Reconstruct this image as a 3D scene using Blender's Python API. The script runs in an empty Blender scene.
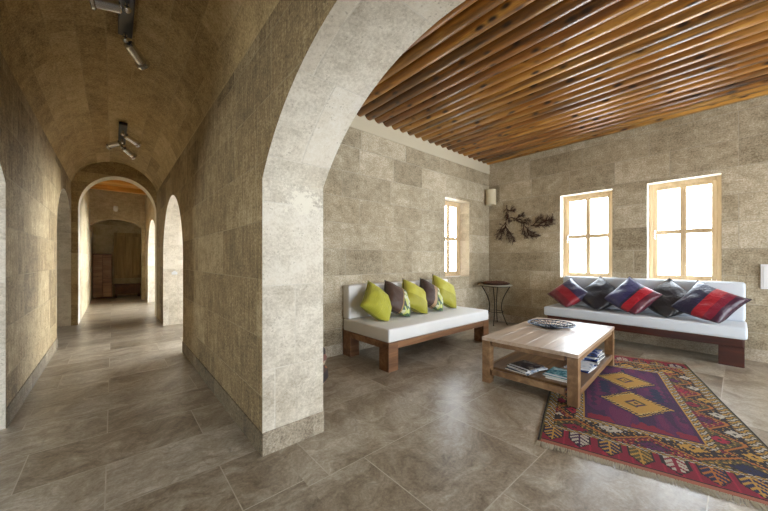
import bpy, bmesh, math, random
from mathutils import Vector, Matrix, noise
random.seed(7)
C = bpy.context.scene.collection
PI = math.pi
H_CAM = 1.2

# ------------------------------------------------------------------ helpers
def tag(o, label=None, cat=None, group=None, kind=None):
    if label: o['label'] = label
    if cat: o['category'] = cat
    if group: o['group'] = group
    if kind: o['kind'] = kind
    return o

def empty(name, loc=(0, 0, 0), rz=0.0):
    o = bpy.data.objects.new(name, None)
    o.empty_display_size = 0.1
    C.objects.link(o); o.location = loc; o.rotation_euler = (0, 0, rz)
    return o

def link_bm(name, bm, mat, parent=None, smooth=False, angle=None):
    me = bpy.data.meshes.new(name)
    bm.normal_update()
    bm.to_mesh(me); bm.free()
    mats = mat if isinstance(mat, (list, tuple)) else [mat]
    for m in mats: me.materials.append(m)
    if smooth:
        for p in me.polygons: p.use_smooth = True
        if angle is not None:
            me.set_sharp_from_angle(angle=angle)
    o = bpy.data.objects.new(name, me)
    C.objects.link(o)
    if parent: o.parent = parent
    return o

def struct(name, bm, mat, parent=None, smooth=False, angle=None):
    o = link_bm(name, bm, mat, parent, smooth, angle)
    if not parent: o['kind'] = 'structure'
    return o

def box(bm, x0, x1, y0, y1, z0, z1, bevel=0.0, seg=2, mi=0):
    r = bmesh.ops.create_cube(bm, size=1.0)
    vs = r['verts']
    for v in vs:
        v.co = Vector(((x0 + x1) / 2 + v.co.x * (x1 - x0), (y0 + y1) / 2 + v.co.y * (y1 - y0), (z0 + z1) / 2 + v.co.z * (z1 - z0)))
    fs = set(f for v in vs for f in v.link_faces)
    for f in fs: f.material_index = mi
    if bevel > 0:
        es = list(set(e for v in vs for e in v.link_edges))
        bmesh.ops.bevel(bm, geom=es, offset=bevel, segments=seg, profile=0.5, affect='EDGES')
    return bm

def B(*a, **k):
    return box(bmesh.new(), *a, **k)

def tube(bm, pts, rad, n=8, caps=True, closed=False, mi=0):
    """sweep a circle along a polyline; rad is a number or a list"""
    pts = [Vector(p) for p in pts]
    N = len(pts)
    rs = rad if isinstance(rad, (list, tuple)) else [rad] * N
    rings = []
    prev = None
    for i, p in enumerate(pts):
        if closed:
            t = pts[(i + 1) % N] - pts[(i - 1) % N]
        else:
            t = pts[min(i + 1, N - 1)] - pts[max(i - 1, 0)]
        t.normalize()
        if prev is None:
            a = Vector((0, 0, 1)) if abs(t.z) < 0.9 else Vector((1, 0, 0))
            n1 = t.cross(a).normalized()
        else:
            n1 = (prev - t * prev.dot(t)).normalized()
        prev = n1
        n2 = t.cross(n1)
        rings.append([bm.verts.new(p + (n1 * math.cos(2 * PI * k / n) + n2 * math.sin(2 * PI * k / n)) * rs[i]) for k in range(n)])
    M = N if closed else N - 1
    for i in range(M):
        a, b = rings[i], rings[(i + 1) % N]
        for k in range(n):
            f = bm.faces.new((a[k], a[(k + 1) % n], b[(k + 1) % n], b[k])); f.material_index = mi
    if caps and not closed:
        bm.faces.new(list(reversed(rings[0]))).material_index = mi
        bm.faces.new(rings[-1]).material_index = mi
    return bm

def lathe(bm, prof, n=32, c=(0, 0)):
    rings = []
    for r, z in prof:
        rings.append([bm.verts.new((c[0] + r * math.cos(2 * PI * k / n), c[1] + r * math.sin(2 * PI * k / n), z)) for k in range(n)] if r > 1e-5 else [bm.verts.new((c[0], c[1], z))])
    for a, b in zip(rings, rings[1:]):
        for k in range(n):
            k2 = (k + 1) % n
            if len(a) == 1 and len(b) == 1: continue
            if len(a) == 1: bm.faces.new((a[0], b[k2], b[k]))
            elif len(b) == 1: bm.faces.new((a[k], a[k2], b[0]))
            else: bm.faces.new((a[k], a[k2], b[k2], b[k]))
    bmesh.ops.recalc_face_normals(bm, faces=bm.faces[:])
    return bm

def ring_pts(c, r, n, z=None, start=0.0):
    return [(c[0] + r * math.cos(start + 2 * PI * k / n), c[1] + r * math.sin(start + 2 * PI * k / n), c[2] if z is None else z) for k in range(n)]

# ------------------------------------------------------------------ materials
def srgb(r, g, b):
    def f(c):
        c /= 255.0
        return c / 12.92 if c <= 0.04045 else ((c + 0.055) / 1.055) ** 2.4
    return (f(r), f(g), f(b), 1.0)

class NT:
    def __init__(s, name):
        s.m = bpy.data.materials.new(name); s.m.use_nodes = True
        s.t = s.m.node_tree; s.t.nodes.clear()
        s.out = s.n('ShaderNodeOutputMaterial')
    def n(s, typ, **kw):
        nd = s.t.nodes.new(typ)
        for k, v in kw.items(): setattr(nd, k, v)
        return nd
    def l(s, a, b): s.t.links.new(a, b)
    def setin(s, nd, key, v):
        if isinstance(v, bpy.types.NodeSocket): s.l(v, nd.inputs[key])
        else: nd.inputs[key].default_value = v
    def bsdf(s, **kw):
        b = s.n('ShaderNodeBsdfPrincipled')
        for k, v in kw.items(): s.setin(b, k.replace('_', ' '), v)
        s.l(b.outputs[0], s.out.inputs[0]); return b
    def math(s, op, a, b=0.0, c=None, clamp=False):
        nd = s.n('ShaderNodeMath', operation=op, use_clamp=clamp)
        s.setin(nd, 0, a); s.setin(nd, 1, b)
        if c is not None: s.setin(nd, 2, c)
        return nd.outputs[0]
    def mix(s, f, a, b, mode='MIX'):
        nd = s.n('ShaderNodeMix', data_type='RGBA', blend_type=mode)
        s.setin(nd, 0, f); s.setin(nd, 6, a); s.setin(nd, 7, b)
        return nd.outputs[2]
    def ramp(s, f, stops, interp='LINEAR'):
        nd = s.n('ShaderNodeValToRGB'); cr = nd.color_ramp; cr.interpolation = interp
        while len(cr.elements) < len(stops): cr.elements.new(0.5)
        for e, (p, c) in zip(cr.elements, stops):
            e.position = p; e.color = c if len(c) == 4 else (*c, 1)
        s.setin(nd, 0, f); return nd.outputs[0]
    def noise(s, vec, scale, detail=4, rough=0.55, dist=0.0, dims='3D', w=None):
        nd = s.n('ShaderNodeTexNoise', noise_dimensions=dims)
        nd.inputs['Scale'].default_value = scale; nd.inputs['Detail'].default_value = detail
        nd.inputs['Roughness'].default_value = rough; nd.inputs['Distortion'].default_value = dist
        if vec is not None: s.l(vec, nd.inputs['Vector'])
        if w is not None: s.setin(nd, 'W', w)
        return nd.outputs[0]
    def mapping(s, vec, scale=(1, 1, 1), loc=(0, 0, 0), rot=(0, 0, 0)):
        nd = s.n('ShaderNodeMapping'); s.l(vec, nd.inputs[0])
        nd.inputs['Scale'].default_value = scale; nd.inputs['Location'].default_value = loc; nd.inputs['Rotation'].default_value = rot
        return nd.outputs[0]
    def bump(s, h, strength=0.3, dist=0.01, normal=None):
        nd = s.n('ShaderNodeBump'); nd.inputs['Strength'].default_value = strength; nd.inputs['Distance'].default_value = dist
        s.l(h, nd.inputs['Height'])
        if normal is not None: s.l(normal, nd.inputs['Normal'])
        return nd.outputs[0]
    def uv(s): return s.n('ShaderNodeTexCoord').outputs['UV']
    def obj(s): return s.n('ShaderNodeTexCoord').outputs['Object']
    def voronoi(s, vec, scale, feature='F1', out=0):
        nd = s.n('ShaderNodeTexVoronoi', feature=feature); s.l(vec, nd.inputs['Vector']); nd.inputs['Scale'].default_value = scale
        return nd.outputs[out]

def stone_mat(name, c_dark, c_mid, c_light, bw=0.62, bh=0.335, streak=0.5, pits=0.6, joint=0.5, bumps=0.5, patch=None, grain=0.85):
    s = NT(name); uv = s.uv()
    br = s.n('ShaderNodeTexBrick'); s.l(uv, br.inputs['Vector'])
    br.offset = 0.37; br.offset_frequency = 3; br.squash = 1.35; br.squash_frequency = 2
    br.inputs['Color1'].default_value = (0, 0, 0, 1); br.inputs['Color2'].default_value = (1, 1, 1, 1)
    br.inputs['Mortar'].default_value = (0.5, 0.5, 0.5, 1)
    br.inputs['Scale'].default_value = 1.0; br.inputs['Mortar Size'].default_value = 0.0045; br.inputs['Mortar Smooth'].default_value = 0.5
    br.inputs['Brick Width'].default_value = bw; br.inputs['Row Height'].default_value = bh
    rnd = s.n('ShaderNodeSeparateColor'); s.l(br.outputs['Color'], rnd.inputs[0]); rnd = rnd.outputs[0]
    fac = br.outputs['Fac']
    w = s.math('MULTIPLY', rnd, 13.0)
    big = s.noise(uv, 1.1, 4, 0.6)
    med = s.noise(s.mapping(uv, (1, 1.25, 1)), 7.5, 8, 0.78, 0.15, '4D', w)
    stv = s.mapping(uv, (38, 3.0, 1))
    st = s.noise(stv, 1.0, 4, 0.7, 0.3)
    fine = s.noise(uv, 60, 4, 0.8)
    v = s.math('MULTIPLY', rnd, 0.15)
    v = s.math('ADD', v, s.math('MULTIPLY', big, 0.25))
    v = s.math('ADD', v, s.math('MULTIPLY', med, 0.66))
    v = s.math('ADD', v, s.math('MULTIPLY', st, 0.50 * streak))
    v = s.math('ADD', v, s.math('MULTIPLY', fine, grain))
    v = s.math('SUBTRACT', v, 0.085 + 0.5 * grain + 0.25 * streak)
    col = s.ramp(v, [(0.22, c_dark), (0.48, c_mid), (0.74, c_light)])
    # warm and cool tint that changes from block to block
    tint = s.noise(uv, 0.9, 2, 0.5, 0, '4D', s.math('MULTIPLY', rnd, 3.0))
    col = s.mix(s.math('MULTIPLY', s.ramp(tint, [(0.35, (0, 0, 0)), (0.7, (1, 1, 1))]), 0.30), col, srgb(206, 186, 150), 'MULTIPLY')
    # pits of the travertine
    pv = s.voronoi(uv, 48)
    pm = s.noise(uv, 7, 3, 0.7)
    pit = s.math('MULTIPLY', s.math('LESS_THAN', pv, 0.23), s.math('GREATER_THAN', pm, 0.55))
    pv2 = s.voronoi(s.mapping(uv, (1, 1.9, 1)), 15)
    pm2 = s.noise(uv, 2.7, 3, 0.7)
    pit2 = s.math('MULTIPLY', s.math('LESS_THAN', pv2, 0.17), s.math('GREATER_THAN', pm2, 0.6))
    pit = s.math('MAXIMUM', pit, pit2)
    col = s.mix(s.math('MULTIPLY', pit, 0.62 * pits), col, c_dark)
    jn = s.ramp(s.noise(uv, 2.2, 3, 0.6), [(0.3, (0.25, 0.25, 0.25)), (0.65, (1, 1, 1))])
    jf = s.math('MULTIPLY', s.math('MULTIPLY', fac, jn), joint)
    col = s.mix(jf, col, s.mix(big, c_light, c_dark))
    h = s.math('ADD', s.math('MULTIPLY', fine, 0.35), s.math('MULTIPLY', med, 0.5))
    h = s.math('ADD', h, s.math('MULTIPLY', st, 0.35 * streak))
    if patch:
        # ragged chalky crust on one block
        cx, cy, r = patch
        d = s.n('ShaderNodeVectorMath', operation='DISTANCE'); s.l(s.mapping(uv, (1, 1.35, 1), (-cx, -cy * 1.35, 0)), d.inputs[0]); d.inputs[1].default_value = (0, 0, 0)
        q = s.math('ADD', s.math('DIVIDE', d.outputs['Value'], r), s.math('MULTIPLY', s.math('SUBTRACT', s.noise(uv, 26, 5, 0.8), 0.5), 5.5))
        q = s.math('LESS_THAN', q, 0.8)
        col = s.mix(q, col, srgb(236, 230, 214)); h = s.math('ADD', h, s.math('MULTIPLY', q, 0.6))
    h = s.math('SUBTRACT', h, s.math('MULTIPLY', pit, 0.6))
    h = s.math('SUBTRACT', h, s.math('MULTIPLY', fac, 0.5 * joint))
    s.bsdf(Base_Color=col, Roughness=0.82, Normal=s.bump(h, bumps, 0.012))
    return s.m

def floor_mat():
    s = NT('travertine_floor')
    pos = s.n('ShaderNodeNewGeometry').outputs['Position']
    def tiles(bw, bh, loc, off):
        br = s.n('ShaderNodeTexBrick'); s.l(s.mapping(pos, (1, 1, 1), loc), br.inputs['Vector'])
        br.offset = off; br.offset_frequency = 2; br.squash = 1.25; br.squash_frequency = 3
        br.inputs['Color1'].default_value = (0, 0, 0, 1); br.inputs['Color2'].default_value = (1, 1, 1, 1)
        br.inputs['Mortar'].default_value = (0.5, 0.5, 0.5, 1); br.inputs['Scale'].default_value = 1
        br.inputs['Mortar Size'].default_value = 0.0035; br.inputs['Mortar Smooth'].default_value = 0.4
        br.inputs['Brick Width'].default_value = bw; br.inputs['Row Height'].default_value = bh
        return br
    sep = s.n('ShaderNodeSeparateXYZ'); s.l(pos, sep.inputs[0])
    room = s.math('GREATER_THAN', sep.outputs[0], 0.78)
    a = tiles(0.86, 0.44, (0.03 + 4.3, -2.44 + 4.4, 0), 0.42)
    b = tiles(0.80, 0.70, (0.09, -2.20 + 7.0, 0), 0.45)
    rnd = s.mix(room, a.outputs['Color'], b.outputs['Color'])
    fac = s.mix(room, a.outputs['Fac'], b.outputs['Fac'])
    w = s.math('MULTIPLY', rnd, 17.0)
    wx = s.noise(pos, 1.6, 3, 0.6, 0, '4D', w)
    warp = s.n('ShaderNodeVectorMath', operation='MULTIPLY_ADD')
    cmb = s.n('ShaderNodeCombineXYZ'); s.l(wx, cmb.inputs[0]); s.l(wx, cmb.inputs[1])
    s.l(cmb.outputs[0], warp.inputs[0]); warp.inputs[1].default_value = (0.5, 0.8, 0); s.l(pos, warp.inputs[2])
    veins = s.noise(s.mapping(warp.outputs[0], (1.8, 6.0, 1)), 1.0, 9, 0.74, 0.5, '4D', w)
    blot = s.noise(warp.outputs[0], 6.5, 9, 0.78, 0.5, '4D', w)
    fine = s.noise(pos, 55, 4, 0.75)
    v = s.math('ADD', s.math('MULTIPLY', veins, 0.62), s.math('MULTIPLY', blot, 0.62))
    v = s.math('ADD', v, s.math('MULTIPLY', rnd, 0.13))
    v = s.math('ADD', v, s.math('MULTIPLY', fine, 0.30))
    v = s.math('SUBTRACT', v, 0.37)
    col = s.ramp(v, [(0.26, srgb(84, 70, 54)), (0.42, srgb(140, 126, 106)), (0.54, srgb(172, 162, 144)), (0.72, srgb(222, 216, 204))])
    vv = s.voronoi(s.mapping(warp.outputs[0], (1, 1.6, 1)), 3.2, 'DISTANCE_TO_EDGE', 0)
    crack = s.math('MULTIPLY', s.ramp(vv, [(0.0, (1, 1, 1)), (0.035, (0, 0, 0))]), s.ramp(blot, [(0.5, (0, 0, 0)), (0.66, (1, 1, 1))]))
    col = s.mix(s.math('MULTIPLY', crack, 0.55), col, srgb(60, 50, 42))
    col = s.mix(s.math('MULTIPLY', fac, 0.5), col, srgb(206, 198, 182))
    rough = s.math('ADD', 0.20, s.math('MULTIPLY', blot, 0.26))
    h = s.math('SUBTRACT', s.math('MULTIPLY', blot, 0.5), s.math('MULTIPLY', fac, 0.8))
    s.bsdf(Base_Color=col, Roughness=rough, Normal=s.bump(h, 0.22, 0.008))
    return s.m

def wood_mat(name, dark, mid, light, axis='x', scale=1.0, rough=0.5, knots=0.0, coat=0.0):
    s = NT(name); ob = s.obj()
    oi = s.n('ShaderNodeObjectInfo').outputs['Random']
    sc = {'x': (1.2, 14, 14), 'y': (14, 1.2, 14), 'z': (14, 14, 1.2)}[axis]
    v1 = s.mapping(ob, tuple(k * scale for k in sc))
    w = s.math('MULTIPLY', oi, 37.0)
    g = s.noise(v1, 1.0, 6, 0.62, 1.1, '4D', w)
    g2 = s.noise(s.mapping(ob, tuple(k * scale * 0.22 for k in sc)), 1.0, 3, 0.5, 0, '4D', w)
    v = s.math('ADD', s.math('MULTIPLY', g, 0.75), s.math('MULTIPLY', g2, 0.45))
    v = s.math('SUBTRACT', v, 0.10)
    col = s.ramp(v, [(0.25, dark), (0.5, mid), (0.75, light)])
    if knots:
        ksc = {'x': (1, 2.2, 2.2), 'y': (2.2, 1, 2.2), 'z': (2.2, 2.2, 1)}[axis]
        wv = s.n('ShaderNodeVectorMath', operation='ADD'); s.l(s.mapping(ob, ksc), wv.inputs[0])
        cc = s.n('ShaderNodeCombineXYZ'); s.l(w, cc.inputs[0]); s.l(w, cc.inputs[1]); s.l(cc.outputs[0], wv.inputs[1])
        kv = s.voronoi(wv.outputs[0], 5.0)
        k = s.ramp(kv, [(0.12, (1, 1, 1)), (0.30, (0, 0, 0))])
        col = s.mix(s.math('MULTIPLY', k, knots), col, srgb(44, 20, 8))
        blk = s.ramp(s.noise(s.mapping(ob, tuple(k * 0.35 for k in sc)), 1.0, 5, 0.7, 0.5, '4D', w), [(0.47, (0, 0, 0)), (0.62, (1, 1, 1))])
        col = s.mix(s.math('MULTIPLY', blk, 0.75 * knots), col, srgb(40, 22, 12))
        col = s.mix(s.math('MULTIPLY', oi, 0.6), col, srgb(150, 104, 56), 'MULTIPLY')
    s.bsdf(Base_Color=col, Roughness=rough, Coat_Weight=coat, Coat_Roughness=0.3, Normal=s.bump(g, 0.25, 0.004))
    return s.m

def plain(name, col, rough=0.6, metal=0.0, bump_scale=0, bump_str=0.2, var=0.0):
    s = NT(name)
    c = col
    kw = {}
    if bump_scale or var:
        nz = s.noise(s.obj(), bump_scale or 20, 4, 0.65)
        if var: c = s.mix(s.math('MULTIPLY', nz, var), col, tuple(k * 0.35 for k in col[:3]) + (1,))
        kw['Normal'] = s.bump(nz, bump_str, 0.003)
    s.bsdf(Base_Color=c, Roughness=rough, Metallic=metal, **kw)
    return s.m

def fabric(name, col, rough=0.85, var=0.12, weave=260):
    s = NT(name); ob = s.obj()
    nz = s.noise(ob, 9, 4, 0.6); fw = s.noise(ob, weave, 2, 0.6)
    c = s.mix(s.math('MULTIPLY', nz, var), col, tuple(k * 0.6 for k in col[:3]) + (1,))
    h = s.math('ADD', s.math('MULTIPLY', fw, 0.4), s.math('MULTIPLY', nz, 1.0))
    s.bsdf(Base_Color=c, Roughness=rough, Sheen_Weight=0.15, Normal=s.bump(h, 0.25, 0.006))
    return s.m

def pillow_mat(name, stops, axis=0, rough=0.5, pattern=None, sheen=0.2):
    """bands of cloth that follow the cover's own UV"""
    s = NT(name); uv = s.uv()
    sp = s.n('ShaderNodeSeparateXYZ'); s.l(uv, sp.inputs[0])
    f = sp.outputs[axis]
    wob = s.math('MULTIPLY', s.math('SUBTRACT', s.noise(uv, 6, 2), 0.5), 0.025)
    col = s.ramp(s.math('ADD', f, wob), stops, 'CONSTANT')
    thread = s.noise(s.mapping(uv, (3, 120, 1) if axis == 0 else (120, 3, 1)), 1, 3, 0.6)
    col = s.mix(s.math('MULTIPLY', thread, 0.4), col, tuple([0.0] * 3 + [1]))
    if pattern == 'leaf':
        wv = s.n('ShaderNodeTexWave', wave_type='BANDS'); wv.inputs['Scale'].default_value = 7; wv.inputs['Distortion'].default_value = 9; wv.inputs['Detail'].default_value = 2
        s.l(uv, wv.inputs[0])
        col = s.mix(s.math('MULTIPLY', s.ramp(wv.outputs[1], [(0.5, (0, 0, 0)), (0.62, (1, 1, 1))]), 0.55), col, srgb(118, 128, 24))
    if pattern == 'mosaic':
        vo = s.voronoi(uv, 9, 'F1', 1)
        sel = s.math('GREATER_THAN', f, 0.60)
        sep = s.n('ShaderNodeSeparateColor'); s.l(vo, sep.inputs[0])
        pc = s.ramp(sep.outputs[0], [(0, srgb(96, 120, 40)), (0.3, srgb(190, 196, 110)), (0.55, srgb(66, 96, 70)), (0.75, srgb(200, 200, 170)), (0.9, srgb(40, 46, 30))], 'CONSTANT')
        col = s.mix(sel, col, pc)
    wr = s.noise(uv, 5, 4, 0.6, 1.5)
    s.bsdf(Base_Color=col, Roughness=rough, Sheen_Weight=sheen, Normal=s.bump(s.math('ADD', wr, s.math('MULTIPLY', thread, 0.1)), 0.5, 0.02))
    return s.m

def attr_mat(name, attr, rough=0.95):
    s = NT(name)
    a = s.n('ShaderNodeAttribute'); a.attribute_name = attr
    nz = s.noise(s.obj(), 140, 3, 0.7); n2 = s.noise(s.mapping(s.obj(), (30, 3, 1)), 1, 3, 0.6)
    c = s.mix(s.math('MULTIPLY', nz, 0.55), a.outputs['Color'], (0.01, 0.005, 0.008, 1))
    c = s.mix(0.22, c, (0, 0, 0, 1))
    c = s.mix(s.math('MULTIPLY', n2, 0.25), c, srgb(150, 90, 110), 'MULTIPLY')
    s.bsdf(Base_Color=c, Roughness=rough, Normal=s.bump(nz, 0.7, 0.006))
    return s.m

def glass_mat():
    s = NT('window_glass')
    tr = s.n('ShaderNodeBsdfTransparent'); gl = s.n('ShaderNodeBsdfGlossy'); gl.inputs['Roughness'].default_value = 0.02
    fr = s.n('ShaderNodeLayerWeight'); fr.inputs['Blend'].default_value = 0.5
    fc = s.math('ADD', s.math('MULTIPLY', s.math('POWER', fr.outputs['Facing'], 5.0), 0.6), 0.03)
    mx = s.n('ShaderNodeMixShader'); s.l(fc, mx.inputs[0]); s.l(tr.outputs[0], mx.inputs[1]); s.l(gl.outputs[0], mx.inputs[2])
    s.l(mx.outputs[0], s.out.inputs[0])
    return s.m

M_ROOM = stone_mat('room_limestone', srgb(112, 99, 76), srgb(178, 166, 141), srgb(230, 223, 206), streak=0.2, pits=0.8, joint=0.9, bumps=0.7)
M_CORR = stone_mat('corridor_limestone', srgb(80, 63, 40), srgb(150, 129, 92), srgb(208, 190, 152), 0.5, 0.36, streak=0.9, pits=0.9, joint=0.8, bumps=0.8)
M_VAULT = stone_mat('vault_limestone', srgb(112, 90, 56), srgb(196, 172, 124), srgb(230, 212, 170), 1.3, 0.19, streak=0.3, pits=0.6, joint=0.45, bumps=0.6)
M_ARCH = stone_mat('arch_limestone', srgb(176, 166, 146), srgb(232, 226, 212), srgb(248, 246, 240), 0.9, 0.52, grain=0.55, streak=0.1, pits=1.0, joint=0.6, bumps=0.6, patch=(0.96, 1.59, 0.12))
M_DIM = stone_mat('plain_limestone', srgb(128, 112, 82), srgb(192, 176, 142), srgb(222, 210, 184), streak=0.2, pits=0.4)
M_PLASTER = stone_mat('lime_plaster', srgb(150, 138, 114), srgb(196, 186, 162), srgb(222, 214, 194), 9, 9, streak=0, pits=0.2, joint=0, bumps=0.5)
M_BASE = stone_mat('travertine_skirting', srgb(110, 98, 80), srgb(182, 170, 150), srgb(226, 220, 206), 0.6, 5.0, streak=0, pits=1.0)
M_FLOOR = floor_mat()
M_LOG = wood_mat('varnished_pole', srgb(56, 32, 8), srgb(160, 106, 36), srgb(228, 178, 92), 'y', 1.0, 0.33, 1.0, 0.3)
M_BOARD = wood_mat('dark_board', srgb(50, 28, 12), srgb(86, 50, 22), srgb(120, 74, 34), 'y', 0.6, 0.6)
M_PINE = wood_mat('pine_board', srgb(150, 98, 36), srgb(204, 148, 68), srgb(232, 184, 104), 'x', 0.7, 0.5)
M_FRAME = wood_mat('pale_oak_frame', srgb(164, 138, 100), srgb(208, 184, 146), srgb(228, 208, 176), 'z', 0.8, 0.5)
M_TEAK = wood_mat('sofa_timber', srgb(70, 44, 26), srgb(132, 92, 60), srgb(176, 136, 98), 'x', 0.9, 0.45)
M_MAHOG = wood_mat('dark_sofa_timber', srgb(34, 12, 6), srgb(66, 26, 13), srgb(96, 44, 24), 'y', 0.9, 0.4)
M_TABLE = wood_mat('table_timber', srgb(74, 52, 30), srgb(124, 92, 60), srgb(168, 136, 98), 'x', 0.8, 0.42)
M_TTOP = wood_mat('table_top_timber', srgb(128, 102, 80), srgb(180, 158, 136), srgb(214, 198, 180), 'x', 0.6, 0.36, 0, 0.2)
M_OLDWOOD = wood_mat('old_door_wood', srgb(92, 74, 46), srgb(160, 134, 92), srgb(196, 170, 124), 'z', 0.8, 0.7)
M_WHITE = fabric('white_canvas', srgb(232, 231, 228))
M_GREY = fabric('pale_grey_canvas', srgb(206, 214, 222))
M_STEEL = plain('brushed_steel', srgb(214, 214, 216), 0.22, 1.0)
M_DSTEEL = plain('dark_steel', srgb(92, 92, 92), 0.4, 1.0)
M_IRON = plain('wrought_iron', srgb(52, 42, 34), 0.55, 0.7, 60, 0.4, 0.3)
M_RUST = plain('rusted_iron', srgb(74, 46, 34), 0.65, 0.4, 60, 0.5, 0.4)
M_TOPSTONE = plain('weathered_top', srgb(150, 144, 128), 0.5, 0, 30, 0.3, 0.3)
M_PEWTER = plain('pewter', srgb(64, 70, 80), 0.32, 0.9)
M_SHADE = plain('pale_stone_shade', srgb(216, 204, 174), 0.8, 0, 40, 0.5, 0.25)
M_PLASTIC = plain('white_plastic', srgb(226, 228, 230), 0.4)
M_BLACK = plain('black_glass', srgb(18, 18, 18), 0.2)
M_LENS = plain('pale_lens', srgb(220, 220, 215), 0.15)
M_NUTS = plain('dried_pods', srgb(96, 62, 44), 0.75, 0, 30, 0.5, 0.5)
M_PAGES = plain('paper_pages', srgb(222, 216, 204), 0.8)
M_FRINGE = plain('wool_fringe', srgb(176, 164, 140), 0.95, 0, 60, 0.5, 0.4)
M_RUG = attr_mat('kilim_wool', 'Dye')
M_GLASS = glass_mat()

# ------------------------------------------------------------------ walls
def arch_seg(a, b, spring, crown):
    """circular segment through the springs and the crown"""
    h = crown - spring; w = (b - a) / 2; r = (w * w + h * h) / (2 * h); c = (a + b) / 2; zc = crown - r
    return lambda u: zc + math.sqrt(max(0, r * r - (u - c) ** 2))
def arch_ell(a, b, spring, crown):
    c = (a + b) / 2; w = (b - a) / 2
    return lambda u: spring + (crown - spring) * math.sqrt(max(0, 1 - ((u - c) / w) ** 2))

def wall(name, axis, p0, p1, t0, t1, H, ops, mats, z0=0.0, holes=None):
    """solid wall with openings. ops: (a, b, sill, topfunc or number, n). mats: [face, reveal]"""
    bm = bmesh.new(); uvl = bm.loops.layers.uv.new('UVMap')
    def P(u, t, z): return (t, u, z) if axis == 'y' else (u, t, z)
    def quad(pts, uvs, mi):
        vs = [bm.verts.new(p) for p in pts]
        try: f = bm.faces.new(vs)
        except ValueError: return
        f.material_index = mi
        for l, q in zip(f.loops, uvs): l[uvl].uv = q
    def slab(u0, u1, za0, za1, zb0, zb1):
        for t in (t0, t1):
            quad([P(u0, t, za0), P(u1, t, za1), P(u1, t, zb1), P(u0, t, zb0)], [(u0, za0), (u1, za1), (u1, zb1), (u0, zb0)], 0)
    def cap(u0, u1, za, zb, s0, s1, mi):
        quad([P(u0, t0, za), P(u0, t1, za), P(u1, t1, zb), P(u1, t0, zb)], [(t0, s0), (t1, s0), (t1, s1), (t0, s1)], mi)
    def jamb(u, za, zb):
        if zb - za < 1e-4: return
        quad([P(u, t0, za), P(u, t1, za), P(u, t1, zb), P(u, t0, zb)], [(t0, za), (t1, za), (t1, zb), (t0, zb)], 1)
    cur = p0
    for (a, b, sill, top, n) in sorted(ops):
        tf = top if callable(top) else (lambda u, q=top: q)
        if a > cur:
            slab(cur, a, z0, z0, H, H); cap(cur, a, H, H, cur, a, 0); cap(cur, a, z0, z0, cur, a, 0)
        us = [a + (b - a) * (0.5 - 0.5 * math.cos(PI * i / n)) for i in range(n + 1)]
        arc = tf(us[0])
        for u0, u1 in zip(us, us[1:]):
            slab(u0, u1, tf(u0), tf(u1), H, H); cap(u0, u1, H, H, u0, u1, 0)
            d = math.hypot(u1 - u0, tf(u1) - tf(u0))
            cap(u0, u1, tf(u0), tf(u1), arc, arc + d, 1); arc += d
            if sill > z0:
                slab(u0, u1, z0, z0, sill, sill); cap(u0, u1, sill, sill, u0, u1, 1); cap(u0, u1, z0, z0, u0, u1, 0)
        jamb(a, sill, tf(a)); jamb(b, sill, tf(b))
        cur = b
    if p1 > cur:
        slab(cur, p1, z0, z0, H, H); cap(cur, p1, H, H, cur, p1, 0); cap(cur, p1, z0, z0, cur, p1, 0)
    jamb_ends = [(p0, ), (p1, )]
    for (u,) in jamb_ends:
        quad([P(u, t0, z0), P(u, t1, z0), P(u, t1, H), P(u, t0, H)], [(t0, z0), (t1, z0), (t1, H), (t0, H)], 0)
    bmesh.ops.remove_doubles(bm, verts=bm.verts[:], dist=1e-5)
    bmesh.ops.recalc_face_normals(bm, faces=bm.faces[:])
    return struct(name, bm, mats)

XL, XR, XR2 = -0.575, 0.687, 1.108       # corridor walls
XW, YW = 5.74, 3.33                      # window wall, sofa wall
ZC = 3.10                                # underside of the ceiling poles
HT = 3.36
S = -3.4                                 # south end
big_top = arch_seg(-0.30, 1.915, 1.70, 2.285)
wall('wall_arcade', 'y', S, 8.04, XR, XR2, HT,
     [(-0.30, 1.915, 0, big_top, 40), (4.77, 6.90, 0, arch_ell(4.77, 6.90, 1.20, 2.20), 28)], [M_CORR, M_ARCH])
wall('wall_passage_east', 'y', 8.40, 11.95, 0.74, XR2, HT, [(8.60, 10.98, 0, arch_ell(8.60, 10.98, 1.2, 2.22), 24)], [M_DIM, M_ARCH])
wall('wall_corridor_west', 'y', S, 8.04, XL - 0.42, XL, HT,
     [(-0.30, 3.43, 0, arch_seg(-0.30, 3.43, 1.75, 2.42), 40), (6.11, 8.02, 0, arch_ell(6.11, 8.02, 1.6, 2.32), 24)], [M_CORR, M_ARCH])
wall('wall_passage_west', 'y', 8.40, 13.6, -0.9, -0.485, HT, [], [M_DIM, M_DIM])
wall('wall_vault_end', 'x', XL - 0.42, XR2, 8.04, 8.40, HT, [(-0.484, 0.686, 0, arch_ell(-0.484, 0.686, 2.18, 2.845), 30)], [M_VAULT, M_ARCH])
wall('wall_niche_front', 'x', -0.485, 0.74, 11.95, 12.25, HT, [(-0.484, 0.66, 0, arch_seg(-0.484, 0.66, 2.17, 2.40), 20)], [M_DIM, M_DIM])
wall('wall_niche_back', 'x', -0.9, XR2, 13.5, 13.7, HT, [], [M_DIM, M_DIM])
wall('wall_niche_east', 'y', 11.95, 13.5, 0.741, XR2, HT, [], [M_DIM, M_DIM])
W1 = (1.27, 2.00); W2 = (0.14, 0.86); W3 = (-1.0, -0.28); W4 = (-2.15, -1.43)
ZS, ZH = 0.905, 2.29
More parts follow.
